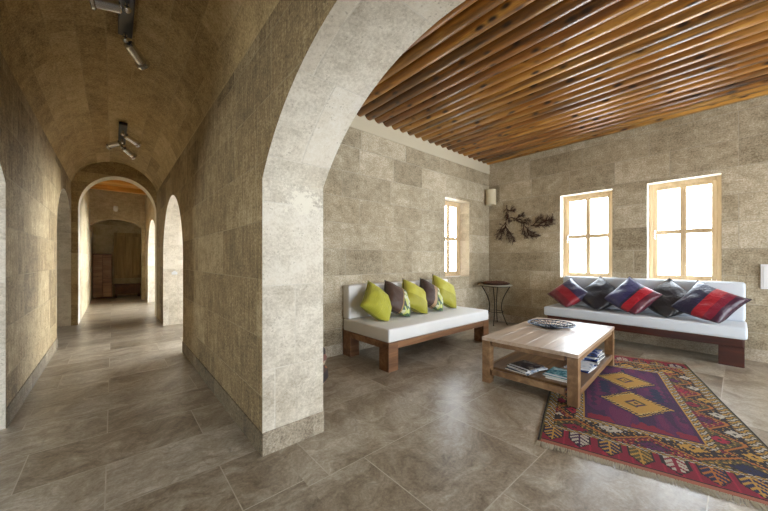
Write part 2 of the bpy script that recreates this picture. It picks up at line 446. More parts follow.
wall('wall_windows', 'y', S, YW + 0.25, XW, XW + 0.22, HT,
     [(W1[0], W1[1], ZS, ZH, 1), (W2[0], W2[1], ZS, ZH, 1), (W4[0], W4[1], ZS, ZH, 1)], [M_ROOM, M_ARCH])
LW = (4.31, 5.04)
wall('wall_sofa', 'x', XR2, XW, YW, YW + 0.27, HT, [(LW[0], LW[1], ZS, ZH, 1)], [M_ROOM, M_ARCH])
# south side of the room: tall glazed openings behind the camera
SO = [(-3.0, -1.9), (1.5, 2.9), (3.8, 5.2)]
wall('wall_south', 'x', -4.0, XW + 0.5, S - 0.45, S, HT, [(a, b, 0.02, 2.55, 1) for a, b in SO], [M_ROOM, M_ARCH])
wall('wall_west', 'y', S, 8.9, -4.0, -3.6, HT, [(0.9, 2.3, 0.8, 2.4, 1)], [M_ROOM, M_ARCH])  # window opening is added, out of view, to lighten the corridor's right wall
# side rooms that the corridor arches open to
wall('wall_west_room_north', 'x', -3.6, XL - 0.42 - 0.001, 8.04, 8.4, HT, [], [M_DIM, M_DIM])
wall('wall_west_room_south', 'x', -3.6, XL - 0.42, 3.9, 4.3, HT, [], [M_DIM, M_DIM])
wall('wall_east_room', 'y', YW + 0.27, 13.7, 1.45, 1.75, HT, [(4.3, 6.95, 0.02, 2.7, 1), (8.3, 10.9, 0.02, 2.5, 1)], [M_DIM, M_ARCH])  # unseen; windowed wall set close to the arches to brighten the corridor
wall('wall_east_divider', 'x', XR2, 1.45, 7.3, 7.7, HT, [], [M_DIM, M_DIM])
wall('wall_east_end', 'x', XR2, 1.45, 11.0, 11.3, HT, [], [M_DIM, M_DIM])

# floor and ceilings
struct('floor', B(-4.0, XW + 0.5, S - 0.45, 13.7, -0.12, 0.0), M_FLOOR)
struct('ceiling', B(XR2, XW, S, YW, ZC + 0.155, ZC + 0.22), M_BOARD)
struct('ceiling_west', B(-3.6, XL - 0.42, S, 8.04, 3.1, 3.2), M_BOARD)
struct('ceiling_east', B(XR2, 1.45, YW + 0.27, 13.5, 3.1, 3.2), M_BOARD)
struct('ceiling_roof', B(-4.0, XW + 0.5, S - 0.45, 13.7, HT, HT + 0.15), M_BOARD)
def vault():
    bm = bmesh.new(); uvl = bm.loops.layers.uv.new('UVMap')
    w = (XR - XL) / 2; c = (XR + XL) / 2; h = 0.49; r = (w * w + h * h) / (2 * h); zc = 2.62 + h - r
    a0 = math.asin(w / r); n = 28; ys = [S + (8.04 - S) * i / 30 for i in range(31)]
    arc = [(c + r * math.sin(-a0 + 2 * a0 * i / n), zc + r * math.cos(-a0 + 2 * a0 * i / n), r * 2 * a0 * i / n) for i in range(n + 1)]
    g = [[bm.verts.new((x, y, z + 0.006 * noise.noise(Vector((x * 3, y * 2, z * 3))))) for (x, z, s) in arc] for y in ys]
    for j in range(30):
        for i in range(n):
            f = bm.faces.new((g[j][i], g[j + 1][i], g[j + 1][i + 1], g[j][i + 1]))
            for l, q in zip(f.loops, [(ys[j], arc[i][2]), (ys[j + 1], arc[i][2]), (ys[j + 1], arc[i + 1][2]), (ys[j], arc[i + 1][2])]): l[uvl].uv = q
    top = [[bm.verts.new((x, y, HT - 0.01)) for x in (XL, XR)] for y in ys]
    for j in range(30): bm.faces.new((top[j][0], top[j][1], top[j + 1][1], top[j + 1][0]))
    for j in (0, 30): bm.faces.new([top[j][0]] + g[j] + [top[j][1]])
    for j in range(30):
        bm.faces.new((top[j][0], top[j + 1][0], g[j + 1][0], g[j][0])); bm.faces.new((top[j][1], g[j][n], g[j + 1][n], top[j + 1][1]))
    bmesh.ops.recalc_face_normals(bm, faces=bm.faces[:])
    o = struct('ceiling_vault', bm, M_VAULT, smooth=True, angle=0.6)
vault()
# plank ceiling and beam of the far passage
struct('ceiling_passage', B(-0.485, 0.74, 8.40, 11.95, 3.22, 3.30), M_PINE)
for y in (9.2, 10.2, 11.3):
    struct('trim_beam', B(-0.484, 0.739, y - 0.08, y + 0.08, 3.10, 3.22, 0.01), M_PINE)
struct('ceiling_niche', B(-0.485, 0.74, 12.25, 13.5, 2.7, 2.8), M_DIM)

# smooth plaster band between the sofa wall and the poles
struct('trim_plaster', B(XR2, XW - 0.001, YW - 0.016, YW - 0.0005, 2.93, ZC + 0.10, 0.006, 2), M_PLASTER)
# skirting (same stone as the floor)
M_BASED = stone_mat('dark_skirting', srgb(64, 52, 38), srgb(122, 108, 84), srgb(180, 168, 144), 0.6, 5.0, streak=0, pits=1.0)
def skirt(name, x0, x1, y0, y1, m=None):
    bm = B(x0, x1, y0, y1, 0.0, 0.142, 0.002, 1); uvl = bm.loops.layers.uv.new('UVMap')
    for f in bm.faces:
        for l in f.loops:
            co = l.vert.co; l[uvl].uv = (co.x + co.y, co.z + 0.02)
    struct(name, bm, m or M_BASE)
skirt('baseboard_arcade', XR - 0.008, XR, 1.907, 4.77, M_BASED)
skirt('baseboard_pier', XR, XR2, 1.907, 1.915)
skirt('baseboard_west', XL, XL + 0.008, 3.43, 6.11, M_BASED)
skirt('baseboard_sofa_wall', XR2 + 0.008, XW - 0.008, YW - 0.008, YW)
skirt('baseboard_window_wall', XW - 0.008, XW, S, YW)
skirt('baseboard_room_arcade', XR2, XR2 + 0.008, 1.915, YW)

# ------------------------------------------------------------------ windows
def window(name, axis, a, b, t, sgn, z0=ZS, z1=ZH, mull=1, bars=1):
    """casement set back in its reveal; axis 'y': runs along y in a wall facing -x"""
    root = empty(name); root['kind'] = 'structure'
    def bb(bm, u0, u1, d0, d1, za, zb, bv=0.004):
        lo, hi = sorted((t + sgn * d0, t + sgn * d1))
        if axis == 'y': box(bm, lo, hi, u0, u1, za, zb, bv, 1)
        else: box(bm, u0, u1, lo, hi, za, zb, bv, 1)
    fw = 0.045; sw = 0.048
    e = 0.001
    bm = bmesh.new()
    bb(bm, a + e, a + fw, 0, 0.05, z0 + e, z1 - e); bb(bm, b - fw, b - e, 0, 0.05, z0 + e, z1 - e)
    bb(bm, a + fw, b - fw, 0, 0.05, z1 - fw, z1 - e); bb(bm, a + fw, b - fw, 0, 0.05, z0 + e, z0 + fw * 0.8)
    link_bm('window_frame', bm, M_FRAME, root)
    bm = bmesh.new()
    a2, b2, c2, d2 = a + fw, b - fw, z0 + fw * 0.8, z1 - fw
    bb(bm, a2, a2 + sw, 0.003, 0.036, c2, d2); bb(bm, b2 - sw, b2, 0.003, 0.036, c2, d2)
    bb(bm, a2 + sw, b2 - sw, 0.003, 0.036, d2 - sw, d2); bb(bm, a2 + sw, b2 - sw, 0.003, 0.036, c2, c2 + sw)
    for k in range(mull):
        u = a2 + (b2 - a2) * (k + 1) / (mull + 1)
        bb(bm, u - 0.032, u + 0.032, 0.004, 0.030, c2 + sw, d2 - sw, 0.003)
    for k in range(bars):
        z = c2 + (d2 - c2) * (k + 1) / (bars + 1)
        us = [a2 + sw] + [q for m in range(mull) for q in (a2 + (b2 - a2) * (m + 1) / (mull + 1) - 0.032, a2 + (b2 - a2) * (m + 1) / (mull + 1) + 0.032)] + [b2 - sw]
        for q in range(0, len(us), 2): bb(bm, us[q], us[q + 1], 0.004, 0.030, z - 0.030, z + 0.030, 0.003)
    link_bm('sash', bm, M_FRAME, root)
    bm = bmesh.new(); bb(bm, a2 + sw, b2 - sw, 0.010, 0.014, c2 + sw, d2 - sw, 0)
    link_bm('window_pane', bm, M_GLASS, root)
    bm = bmesh.new()
    u = a2 + sw * 0.5 if axis == 'x' else b2 - sw * 0.5
    zm = (z0 + z1) / 2
    bb(bm, u - 0.010, u + 0.010, -0.004, 0.016, zm - 0.035, zm + 0.035, 0.003)
    bb(bm, u - 0.008, u + 0.008, -0.03, -0.004, zm - 0.008, zm + 0.008, 0.002)
    bb(bm, u - 0.009, u + 0.009, -0.04, -0.028, zm - 0.10, zm + 0.008, 0.003)
    link_bm('window_handle', bm, M_STEEL, root)
    return root
window('window_1', 'y', W1[0], W1[1], XW + 0.15, 1)
window('window_2', 'y', W2[0], W2[1], XW + 0.15, 1)
window('window_3', 'y', W4[0], W4[1], XW + 0.15, 1)
window('window_4', 'x', LW[0], LW[1], YW + 0.20, 1)
for i, (a, b) in enumerate(SO):
    window('window_%d' % (5 + i), 'x', a, b, S - 0.15, -1, 0.02, 2.55, 1, 2)
window('window_10', 'y', 0.9, 2.3, -3.8, -1, 0.8, 2.4, 1, 1)  # added unseen window, brings extra daylight to the corridor's right wall
window('window_8', 'y', 4.3, 6.95, 1.6, 1, 0.02, 2.7, 1, 2)
window('window_9', 'y', 8.3, 10.9, 1.6, 1, 0.02, 2.5, 1, 2)

# ------------------------------------------------------------------ ceiling poles
def pole(x, r):
    bm = bmesh.new(); pts = []; rs = []
    n = 34; y0, y1 = S + 0.002, YW - 0.017
    sd = random.random() * 100; fl = random.random() < 0.5
    for i in range(n + 1):
        y = y0 + (y1 - y0) * i / n
        nx = noise.noise(Vector((sd, y * 0.5, 0))); nr = noise.noise(Vector((sd + 9, y * 1.7, 0))); nk = noise.noise(Vector((sd + 5, y * 6, 0)))
        k = i / n if fl else 1 - i / n
        pts.append((x + 0.003 * nx, y, ZC + 0.074 + 0.004 * nx)); rs.append(r * (0.92 + 0.04 * k) + 0.0015 * nr + 0.0015 * max(0, nk))
    tube(bm, pts, rs, 14)
    o = link_bm('ceiling_pole', bm, M_LOG, None, True, 0.8)
    tag(o, 'round varnished wooden pole in the close row forming the ceiling above the sofas', 'pole', 'round wooden poles side by side across the ceiling')
    return o
np_ = 29
px0, px1 = XR2 + 0.078, XW - 0.078
for i in range(np_):
    pole(px0 + (px1 - px0) * i / (np_ - 1), 0.0745)

# ------------------------------------------------------------------ sofas
def cushion_block(x0, x1, y0, y1, z0, z1, r=0.022):
    bm = B(x0, x1, y0, y1, z0, z1, r, 4)
    return bm
def sofa_left():
    t = empty('bench_sofa', (3.205, 2.88, 0))
    tag(t, 'white bench sofa on brown timber legs, holding the green and brown cushions', 'sofa')
    X0, X1, Y0, Y1 = -1.0, 1.0, -0.435, 0.435
    link_bm('seat_cushion', cushion_block(X0, X1, Y0, Y1, 0.31, 0.458), M_WHITE, t, True, 0.7)
    link_bm('back_cushion', cushion_block(X0 + 0.0, X1, 0.305, 0.44, 0.46, 0.882, 0.018), M_WHITE, t, True, 0.7)
    bm = bmesh.new()
    box(bm, X0 + 0.01, X1 - 0.01, Y0 + 0.005, Y0 + 0.05, 0.235, 0.308, 0.004)
    box(bm, X0 + 0.01, X1 - 0.01, Y1 - 0.05, Y1 - 0.005, 0.235, 0.308, 0.004)
    box(bm, X0 + 0.005, X0 + 0.05, Y0 + 0.05, Y1 - 0.05, 0.235, 0.308, 0.004)
    box(bm, X1 - 0.05, X1 - 0.005, Y0 + 0.05, Y1 - 0.05, 0.235, 0.308, 0.004)
    box(bm, X0 + 0.05, X1 - 0.05, Y0 + 0.05, Y1 - 0.05, 0.285, 0.308)
    link_bm('frame', bm, M_TEAK, t)
    for sx in (0, 1):
        for sy in (0, 1):
            x = X0 if sx == 0 else X1 - 0.14; y = Y0 if sy == 0 else Y1 - 0.16
            link_bm('leg', B(x, x + 0.14, y, y + 0.16, 0.0, 0.306, 0.004), M_TEAK, t)
sofa_left()
def sofa_right():
    t = empty('bench_sofa', (5.42, 0.98, 0))
    tag(t, 'long pale grey bench sofa on dark red timber legs under the two windows', 'sofa')
    Y0, Y1 = -1.045, 1.045
    link_bm('seat_cushion', cushion_block(-0.31, 0.29, Y0, Y1, 0.335, 0.47, 0.026), M_GREY, t, True, 0.7)
    link_bm('back_cushion', cushion_block(0.15, 0.295, Y0 + 0.01, Y1 - 0.12, 0.472, 0.935, 0.03), M_GREY, t, True, 0.7)
    bm = bmesh.new()
    box(bm, -0.24, -0.19, Y0 + 0.03, Y1 - 0.03, 0.235, 0.333, 0.004)
    box(bm, 0.22, 0.27, Y0 + 0.03, Y1 - 0.03, 0.235, 0.333, 0.004)
    for y in (Y0 + 0.03, 0, Y1 - 0.08): box(bm, -0.19, 0.22, y, y + 0.05, 0.235, 0.333, 0.003)
    link_bm('frame', bm, M_MAHOG, t)
    for y in (Y0 + 0.02, Y1 - 0.22):
        for x in (-0.16, 0.10):
            link_bm('leg', B(x, x + 0.14, y, y + 0.20, 0.0, 0.333, 0.004), M_MAHOG, t)
sofa_right()

# ------------------------------------------------------------------ scatter cushions
def pillow_mesh(side, th, n=22, seed=0.0):
    bm = bmesh.new(); uvl = bm.loops.layers.uv.new('UVMap')
    def P(i, j, sg):
        u = -1 + 2 * i / n; v = -1 + 2 * j / n
        d = (1 - abs(u) ** 2.6) * (1 - abs(v) ** 2.6)
        pin = 1 - 0.085 * (1 - abs(v)) * 0 
        # edges bow inward between the pointed corners
        x = u * (1 - 0.10 * (1 - v * v) * abs(u) ** 2); z = v * (1 - 0.10 * (1 - u * u) * abs(v) ** 2)
        w = noise.noise(Vector((u * 2.2 + seed, v * 2.2, sg * 3.0)))
        y = sg * th / 2 * (max(d, 0) ** 0.42) * (1 + 0.16 * w)
        return Vector((x * side / 2, -y, z * side / 2))
    grids = {}
    for sg in (1, -1):
        g = [[None] * (n + 1) for _ in range(n + 1)]
        for i in range(n + 1):
            for j in range(n + 1):
                edge = i in (0, n) or j in (0, n)
                if sg == -1 and edge: g[i][j] = grids[1][i][j]
                else: g[i][j] = bm.verts.new(P(i, j, sg))
        grids[sg] = g
        for i in range(n):
            for j in range(n):
                q = [(i, j), (i + 1, j), (i + 1, j + 1), (i, j + 1)]
                if sg == -1: q.reverse()
                f = bm.faces.new([g[a][b] for a, b in q]); f.smooth = True
                for l, (a, b) in zip(f.loops, q): l[uvl].uv = (a / n, b / n)
    return bm
def piping_mesh(side, n=22):
    pts = []
    def e(u, v):
        return (u * (1 - 0.10 * (1 - v * v) * abs(u) ** 2) * side / 2, 0, v * (1 - 0.10 * (1 - u * u) * abs(v) ** 2) * side / 2)
    for k in range(n): pts.append(e(-1 + 2 * k / n, -1))
    for k in range(n): pts.append(e(1, -1 + 2 * k / n))
    for k in range(n): pts.append(e(1 - 2 * k / n, 1))
    for k in range(n): pts.append(e(-1, 1 - 2 * k / n))
    return tube(bmesh.new(), pts, 0.004, 6, closed=True)

def slump(bm, mw, planes):
    inv = mw.inverted()
    for v in bm.verts:
        p = mw @ v.co
        for (o, n, s_) in planes:
            d = (p - o).dot(n)
            if d < s_: p = p + n * (s_ * math.exp((d - s_) / s_) - d)
        v.co = inv @ p
    return bm

def pillow(c, side, th, roll, lean, yaw, mat, pipe, label, group, seed, twist=0, planes=()):
    """local: face -Y, right +X, up Z; roll in its own plane, lean back, then yaw about Z"""
    t = empty('scatter_cushion')
    mw = Matrix.Translation(c) @ Matrix.Rotation(yaw, 4, 'Z') @ Matrix.Rotation(-lean, 4, 'X') @ Matrix.Rotation(twist, 4, 'Z') @ Matrix.Rotation(roll, 4, 'Y')
    t.matrix_world = mw
    tag(t, label, 'cushion', group)
    link_bm('cushion_cover', slump(pillow_mesh(side, th, seed=seed), mw, planes), mat, t, True)
    link_bm('piping', slump(piping_mesh(side), mw, planes), pipe, t, True)
    return t
R = math.radians
LIME = srgb(192, 186, 44); LIME2 = srgb(166, 180, 30)
P_LIME = pillow_mat('lime_quilt', [(0, LIME), (0.5, srgb(202, 196, 56))], 0, 0.75, 'leaf')
P_OLIVE = pillow_mat('lime_satin', [(0, srgb(172, 166, 36)), (0.42, srgb(202, 196, 66))], 1, 0.6)
P_BROWN = pillow_mat('brown_patch', [(0, srgb(78, 52, 36)), (0.42, srgb(84, 56, 40)), (0.56, srgb(176, 138, 74)), (0.60, srgb(90, 110, 50))], 0, 0.55, 'mosaic')
P_BROWN2 = pillow_mat('brown_patch_light', [(0, srgb(70, 44, 34)), (0.46, srgb(186, 150, 110)), (0.58, srgb(96, 116, 60))], 0, 0.55, 'mosaic')
P_NAVYRED = pillow_mat('navy_red_silk', [(0, srgb(34, 32, 66)), (0.44, srgb(172, 12, 38)), (0.66, srgb(128, 16, 48)), (0.82, srgb(58, 20, 48))], 0, 0.3)
P_REDNAVY = pillow_mat('red_navy_silk', [(0, srgb(112, 12, 34)), (0.30, srgb(146, 12, 34)), (0.58, srgb(40, 38, 72))], 1, 0.3)
P_STRIPE = pillow_mat('navy_red_diagonal', [(0, srgb(50, 48, 96)), (0.50, srgb(30, 28, 60)), (0.56, srgb(178, 16, 40)), (0.78, srgb(90, 12, 38))], 0, 0.32)
P_BLACK = pillow_mat('charcoal_silk', [(0, srgb(30, 30, 44)), (0.5, srgb(24, 24, 34))], 0, 0.34)
P_BLACK2 = pillow_mat('black_silk', [(0, srgb(26, 26, 32)), (0.6, srgb(36, 34, 44))], 1, 0.36)
PIPE_D = plain('dark_piping', srgb(24, 28, 24), 0.8); PIPE_G = plain('olive_piping', srgb(120, 128, 30), 0.8); PIPE_N = plain('navy_piping', srgb(22, 20, 34), 0.7)

GL = 'cushions leaning on the back of the left bench sofa'
PL = [(Vector((0, 0, 0.459)), Vector((0, 0, 1)), 0.035), (Vector((0, 3.183, 0)), Vector((0, -1, 0)), 0.03)]
PR = [(Vector((0, 0, 0.472)), Vector((0, 0, 1)), 0.085), (Vector((5.568, 0, 0)), Vector((-1, 0, 0)), 0.03)]
def lp(x, roll, mat, pipe, label, seed, side=0.44, lean=32, y=2.965, z=0.675, yaw=0, tw=4):
    pillow((x, y, z), side, 0.20, R(roll), R(lean), R(yaw), mat, pipe, label, GL, seed, R(tw), PL)
lp(2.475, 40, P_LIME, PIPE_G, 'lime green quilted cushion standing on one corner, nearest the left end of the white sofa', 1.0, 0.45, 31, 2.95, 0.665, 0, 8)
lp(2.82, 30, P_BROWN, PIPE_D, 'brown cushion with gold and green patchwork, second from the left on the white sofa', 2.0)
lp(3.16, 30, P_OLIVE, PIPE_D, 'plain lime green cushion in the middle of the row on the white sofa', 3.0, 0.45)
lp(3.51, 32, P_BROWN2, PIPE_D, 'dark brown cushion with a pale tan patch, fourth from the left on the white sofa', 4.0)
lp(3.83, 28, P_OLIVE, PIPE_D, 'lime green cushion at the right end of the row, nearest the small window', 5.0, 0.47, 30, 2.975, 0.70)

GR = 'cushions leaning on the back of the long sofa under the windows'
def rp(y, z, roll, mat, label, seed, side=0.46, lean=36, x=5.34, tw=0):
    pillow((x, y, z), side, 0.17, R(roll), R(lean), R(-90), mat, PIPE_N, label, GR, seed, R(tw), PR)
rp(1.74, 0.670, 40, P_REDNAVY, 'red cushion with a navy top corner, at the left end of the long sofa', 11.0, 0.44)
rp(1.35, 0.680, 40, P_BLACK, 'plain dark navy cushion, second from the left under the windows', 12.0, 0.49, 38, 5.40)
rp(0.96, 0.690, 34, P_STRIPE, 'navy cushion with a bright red diagonal band, in the middle of the long sofa', 13.0, 0.49)
rp(0.60, 0.680, 44, P_BLACK2, 'plain black cushion, second from the right on the sofa under the windows', 14.0, 0.50, 38, 5.41)
rp(0.245, 0.680, 29, P_NAVYRED, 'large navy, scarlet and plum striped silk cushion at the right end of the sofa', 15.0, 0.50, 40, 5.34)

# ------------------------------------------------------------------ coffee table
TA = R(3.32); TC = (3.524, 1.301)
def coffee_table():
    t = empty('coffee_table', (TC[0], TC[1], 0.0), TA)
    tag(t, 'low wooden coffee table with a plank top and lower shelf, partly on the rug', 'table')
    hx, hy = 0.753, 0.416
    bm = bmesh.new(); n = 6
    for k in range(n):
        y0 = -hy + 2 * hy * k / n
        box(bm, -hx, hx, y0 + 0.0007, y0 + 2 * hy / n - 0.0007, 0.410, 0.4425, 0.0015, 1)
    link_bm('tabletop', bm, M_TTOP, t)
    bm = bmesh.new()
    box(bm, -hx + 0.1, hx - 0.1, -hy + 0.008, -hy + 0.035, 0.368, 0.409, 0.002); box(bm, -hx + 0.1, hx - 0.1, hy - 0.035, hy - 0.008, 0.368, 0.409, 0.002)
    box(bm, -hx + 0.008, -hx + 0.035, -hy + 0.1, hy - 0.1, 0.368, 0.409, 0.002); box(bm, hx - 0.035, hx - 0.008, -hy + 0.1, hy - 0.1, 0.368, 0.409, 0.002)
    link_bm('apron', bm, M_TABLE, t)
    for sx in (-1, 1):
        for sy in (-1, 1):
            x = sx * (hx - 0.042); y = sy * (hy - 0.042)
            z0 = 0.0115 if (sy < 0 or sx > 0) else 0.0
            link_bm('leg', B(x - 0.040, x + 0.040, y - 0.040, y + 0.040, z0, 0.409, 0.003), M_TABLE, t)
    bm = bmesh.new()
    for k in range(n):
        y0 = -hy + 0.03 + (2 * hy - 0.06) * k / n
        box(bm, -hx + 0.1, hx - 0.1, y0 + 0.001, y0 + (2 * hy - 0.06) / n - 0.001, 0.115, 0.137, 0.001, 1)
    link_bm('shelf', bm, M_TABLE, t)
    bm = bmesh.new()
    for s_ in (-1, 1):
        a, b = sorted((s_ * (hy - 0.004), s_ * (hy - 0.03)))
        box(bm, -hx + 0.1, hx - 0.1, a, b, 0.09, 0.142, 0.002)
        a, b = sorted((s_ * (hx - 0.004), s_ * (hx - 0.03)))
        box(bm, a, b, -hy + 0.1, hy - 0.1, 0.09, 0.142, 0.002)
    link_bm('shelf_rail', bm, M_TABLE, t)
coffee_table()
def tab(lx, ly, z):   # a point given in the table's own axes
    return (TC[0] + lx * math.cos(TA) - ly * math.sin(TA), TC[1] + lx * math.sin(TA) + ly * math.cos(TA), z)

# openwork dish on the table
def dish():
    t = empty('openwork_dish', (3.70, 1.385, 0.4435))
    tag(t, 'dark pewter openwork dish with a looped filigree rim, lying on the coffee table', 'dish')
    bm = bmesh.new()
    lathe(bm, [(0, 0.0), (0.085, 0.0), (0.10, 0.004), (0.105, 0.010), (0.098, 0.010), (0.085, 0.006), (0, 0.006)], 40)
    link_bm('dish_base', bm, M_PEWTER, t, True, 0.7)
    bm = bmesh.new(); n = 16; R0 = 0.235
    tube(bm, ring_pts((0, 0, 0.045), R0, 64), 0.0055, 8, closed=True)
    tube(bm, ring_pts((0, 0, 0.012), 0.112, 48), 0.005, 8, closed=True)
    tube(bm, ring_pts((0, 0, 0.028), 0.172, 56), 0.003, 6, closed=True)
    def loop(ang, r0, r1, wd, rad):
        pts = []
        for k in range(16):
            q = 2 * PI * k / 16; rr = (r0 + r1) / 2 + (r1 - r0) / 2 * math.cos(q); tt = wd * math.sin(q)
            z = 0.012 + (rr - 0.112) / (R0 - 0.112) * 0.033
            pts.append((rr * math.cos(ang) - tt * math.sin(ang), rr * math.sin(ang) + tt * math.cos(ang), z))
        tube(bm, pts, rad, 6, closed=True)
    for k in range(n):
        loop(2 * PI * k / n, 0.174, 0.232, 0.030, 0.0045)
        loop(2 * PI * (k + 0.5) / n, 0.114, 0.170, 0.019, 0.004)
    link_bm('filigree_rim', bm, M_PEWTER, t, True)
    bm = bmesh.new()
    for k in range(8):
        a = 2 * PI * k / 8
        bmesh.ops.create_uvsphere(bm, u_segments=10, v_segments=6, radius=0.011, matrix=Matrix.Translation((0.055 * math.cos(a), 0.055 * math.sin(a), 0.013)))
    bmesh.ops.create_uvsphere(bm, u_segments=12, v_segments=8, radius=0.018, matrix=Matrix.Translation((0, 0, 0.017)))
    link_bm('dish_bosses', bm, M_PEWTER, t, True)
dish()

# ------------------------------------------------------------------ magazines
def cover_mat(name, a, b, c):
    s = NT(name); ob = s.obj()
    n1 = s.noise(ob, 9, 4, 0.6, 1.0)
    sp = s.n('ShaderNodeSeparateXYZ'); s.l(ob, sp.inputs[0])
    col = s.ramp(n1, [(0.35, a), (0.5, b), (0.62, c)])
    title = s.math('MULTIPLY', s.math('GREATER_THAN', sp.outputs[1], 0.085), s.math('LESS_THAN', sp.outputs[1], 0.115))
    col = s.mix(s.math('MULTIPLY', title, 0.8), col, srgb(235, 235, 235))
    s.bsdf(Base_Color=col, Roughness=0.22); return s.m
CV = [cover_mat('cover_teal', srgb(30, 78, 92), srgb(92, 150, 160), srgb(190, 214, 214)),
      cover_mat('cover_grey', srgb(40, 44, 54), srgb(96, 104, 118), srgb(200, 204, 210)),
      cover_mat('cover_blue', srgb(20, 34, 84), srgb(60, 90, 160), srgb(220, 226, 236)),
      cover_mat('cover_white', srgb(214, 216, 220), srgb(230, 232, 234), srgb(120, 140, 170)),
      cover_mat('cover_dark', srgb(24, 24, 32), srgb(54, 52, 60), srgb(130, 120, 110))]
def magazine(lx, ly, z, w, d, h, rot, cv, label, group):
    p = tab(lx, ly, z)
    t = empty('magazine', p, TA + R(rot)); tag(t, label, 'magazine', group)
    bm = bmesh.new(); c = 0.0012
    box(bm, -w / 2, w / 2, -d / 2, d / 2, 0, c); box(bm, -w / 2, w / 2, -d / 2, d / 2, h - c, h); box(bm, -w / 2, -w / 2 + c, -d / 2, d / 2, c, h - c)
    link_bm('cover', bm, CV[cv], t)
    link_bm('pages', B(-w / 2 + c * 1.01, w / 2 - 0.003, -d / 2 + 0.003, d / 2 - 0.003, c, h - c), M_PAGES, t)
Z0 = 0.1375
G1 = 'magazines at the left end of the coffee table shelf'; G2 = 'magazines in the middle of the coffee table shelf'; G3 = 'magazines stacked at the right end of the coffee table shelf'
magazine(-0.50, 0.10, Z0, 0.23, 0.30, 0.012, 80, 1, 'grey magazine at the bottom of the left pile on the table shelf', G1)
magazine(-0.48, 0.08, Z0 + 0.013, 0.22, 0.29, 0.012, 68, 3, 'white magazine in the middle of the left pile on the table shelf', G1)
magazine(-0.49, 0.10, Z0 + 0.026, 0.21, 0.28, 0.010, 76, 4, 'dark magazine on top of the left pile on the table shelf', G1)
magazine(-0.44, -0.22, Z0, 0.23, 0.30, 0.013, 95, 3, 'white magazine under the teal one at the near end of the table shelf', G2)
magazine(-0.45, -0.20, Z0 + 0.014, 0.21, 0.28, 0.012, 88, 0, 'teal magazine lying flat beside the nearest table leg', G2)
for k, (dx, dy, rot, cv, hh, lb) in enumerate([(0, 0, 4, 3, 0.016, 'thick white magazine at the bottom of the right stack on the shelf'),
        (0.01, -0.01, -3, 1, 0.014, 'grey magazine second from the bottom of the right stack on the shelf'),
        (-0.01, 0.01, 6, 2, 0.018, 'blue magazine third from the bottom of the right stack on the shelf'),
        (0.0, 0.0, -5, 3, 0.012, 'white magazine fourth from the bottom of the right stack on the shelf'),
        (0.01, 0.01, 8, 4, 0.012, 'dark magazine second from the top of the right stack on the shelf'),
        (-0.005, 0.0, 2, 2, 0.014, 'deep blue magazine on top of the right stack on the shelf')]):
    zz = Z0 + sum([0.016, 0.014, 0.018, 0.012, 0.012, 0.014][:k]) + 0.001 * k
    magazine(0.30 + dx, -0.25 + dy, zz, 0.30, 0.23, hh, rot, cv, lb, G3)
magazine(-0.05, -0.27, Z0, 0.28, 0.21, 0.014, -4, 2, 'blue magazine lying open-side out in the gap left of the right stack', G3)
magazine(-0.04, -0.265, Z0 + 0.015, 0.27, 0.20, 0.012, 5, 3, 'white magazine resting on the blue one beside the right stack', G3)

# ------------------------------------------------------------------ rug
RO = (2.116, 0.88); RA = R(16.3)
RL, RW = 2.56, 1.25
CR = srgb(158, 10, 50); CRB = srgb(190, 20, 62); PU = srgb(100, 12, 84); PU2 = srgb(70, 18, 74); GO = srgb(220, 168, 66); NA = srgb(28, 34, 78)
CM = srgb(222, 212, 190); DK = srgb(36, 24, 22); OR = srgb(206, 124, 34); SA = srgb(196, 118, 88); OL = srgb(104, 92, 38); TE = srgb(34, 66, 96)
def zig(t, p): # triangle wave 0..1
    q = (t / p) % 1.0
    return 2 * q if q < 0.5 else 2 - 2 * q
def meander(s, t, p=0.30, pal=None):
    """s along the band, t across 0..1: a gold zigzag with filled triangles and hooked diamonds"""
    z = zig(s, p)
    line = abs(t - (0.12 + 0.76 * z))
    if line < 0.10: return OR if line < 0.055 else DK
    k = int(s // p) ; up = t > 0.12 + 0.76 * z
    kk = (int((s + (0.5 * p if up else 0)) // p) * 2 + (1 if up else 0))
    pal = pal or [CM, PU, GO, NA, CRB, CM, TE, CR]
    c = pal[(kk * 5 + 3) % len(pal)]
    # serrated diamond in the middle of each triangle
    cs = ((s / p + (0.0 if up else 0.5)) % 1.0) - 0.0
    cs = min(cs, 1 - cs) if up else abs(((s / p) % 1.0) - 0.5)
    ct = abs(t - (0.80 if up else 0.20))
    d = cs * 2.0 + ct * 1.3 + 0.09 * ((int(s * 110) + int(t * 9)) % 2)
    if d < 0.13: return DK
    if d < 0.42: return c
    if d < 0.52: return DK
    return [OL, DK, CR, DK][(kk) % 4] if (int(s * 90) + int(t * 14)) % 3 else (GO if (int(s * 60)) % 2 else DK)
def guard(s, t):
    a = int(s / 0.018); b = int(t * 4)
    return CM if (a + b) % 4 == 0 else (OL if (a - b) % 4 == 1 else (GO if (a + b) % 4 == 2 else DK))
def endmotif(s, t, k0=0):
    """pentagons in a crimson band; t runs inward"""
    p = 0.158; k = int(s // p); x = (s / p) % 1.0 - 0.5
    hw = 0.40 * min(1, (t) * 2.2 + 0.0) if t < 0.45 else 0.40
    if abs(x) > hw or t < 0.04: return CR if (int(s * 70) % 5) else CRB
    base, fig = [(NA, GO), (CM, PU2), (NA, GO), (OL, GO), (CM, CR), (NA, OR)][k % 6]
    if abs(x) > hw - 0.07: return DK
    a = abs(x)
    if a < 0.035: return fig
    br = (t * 4.2 + a * 3.6) % 1.0
    if br < 0.38: return fig
    return base
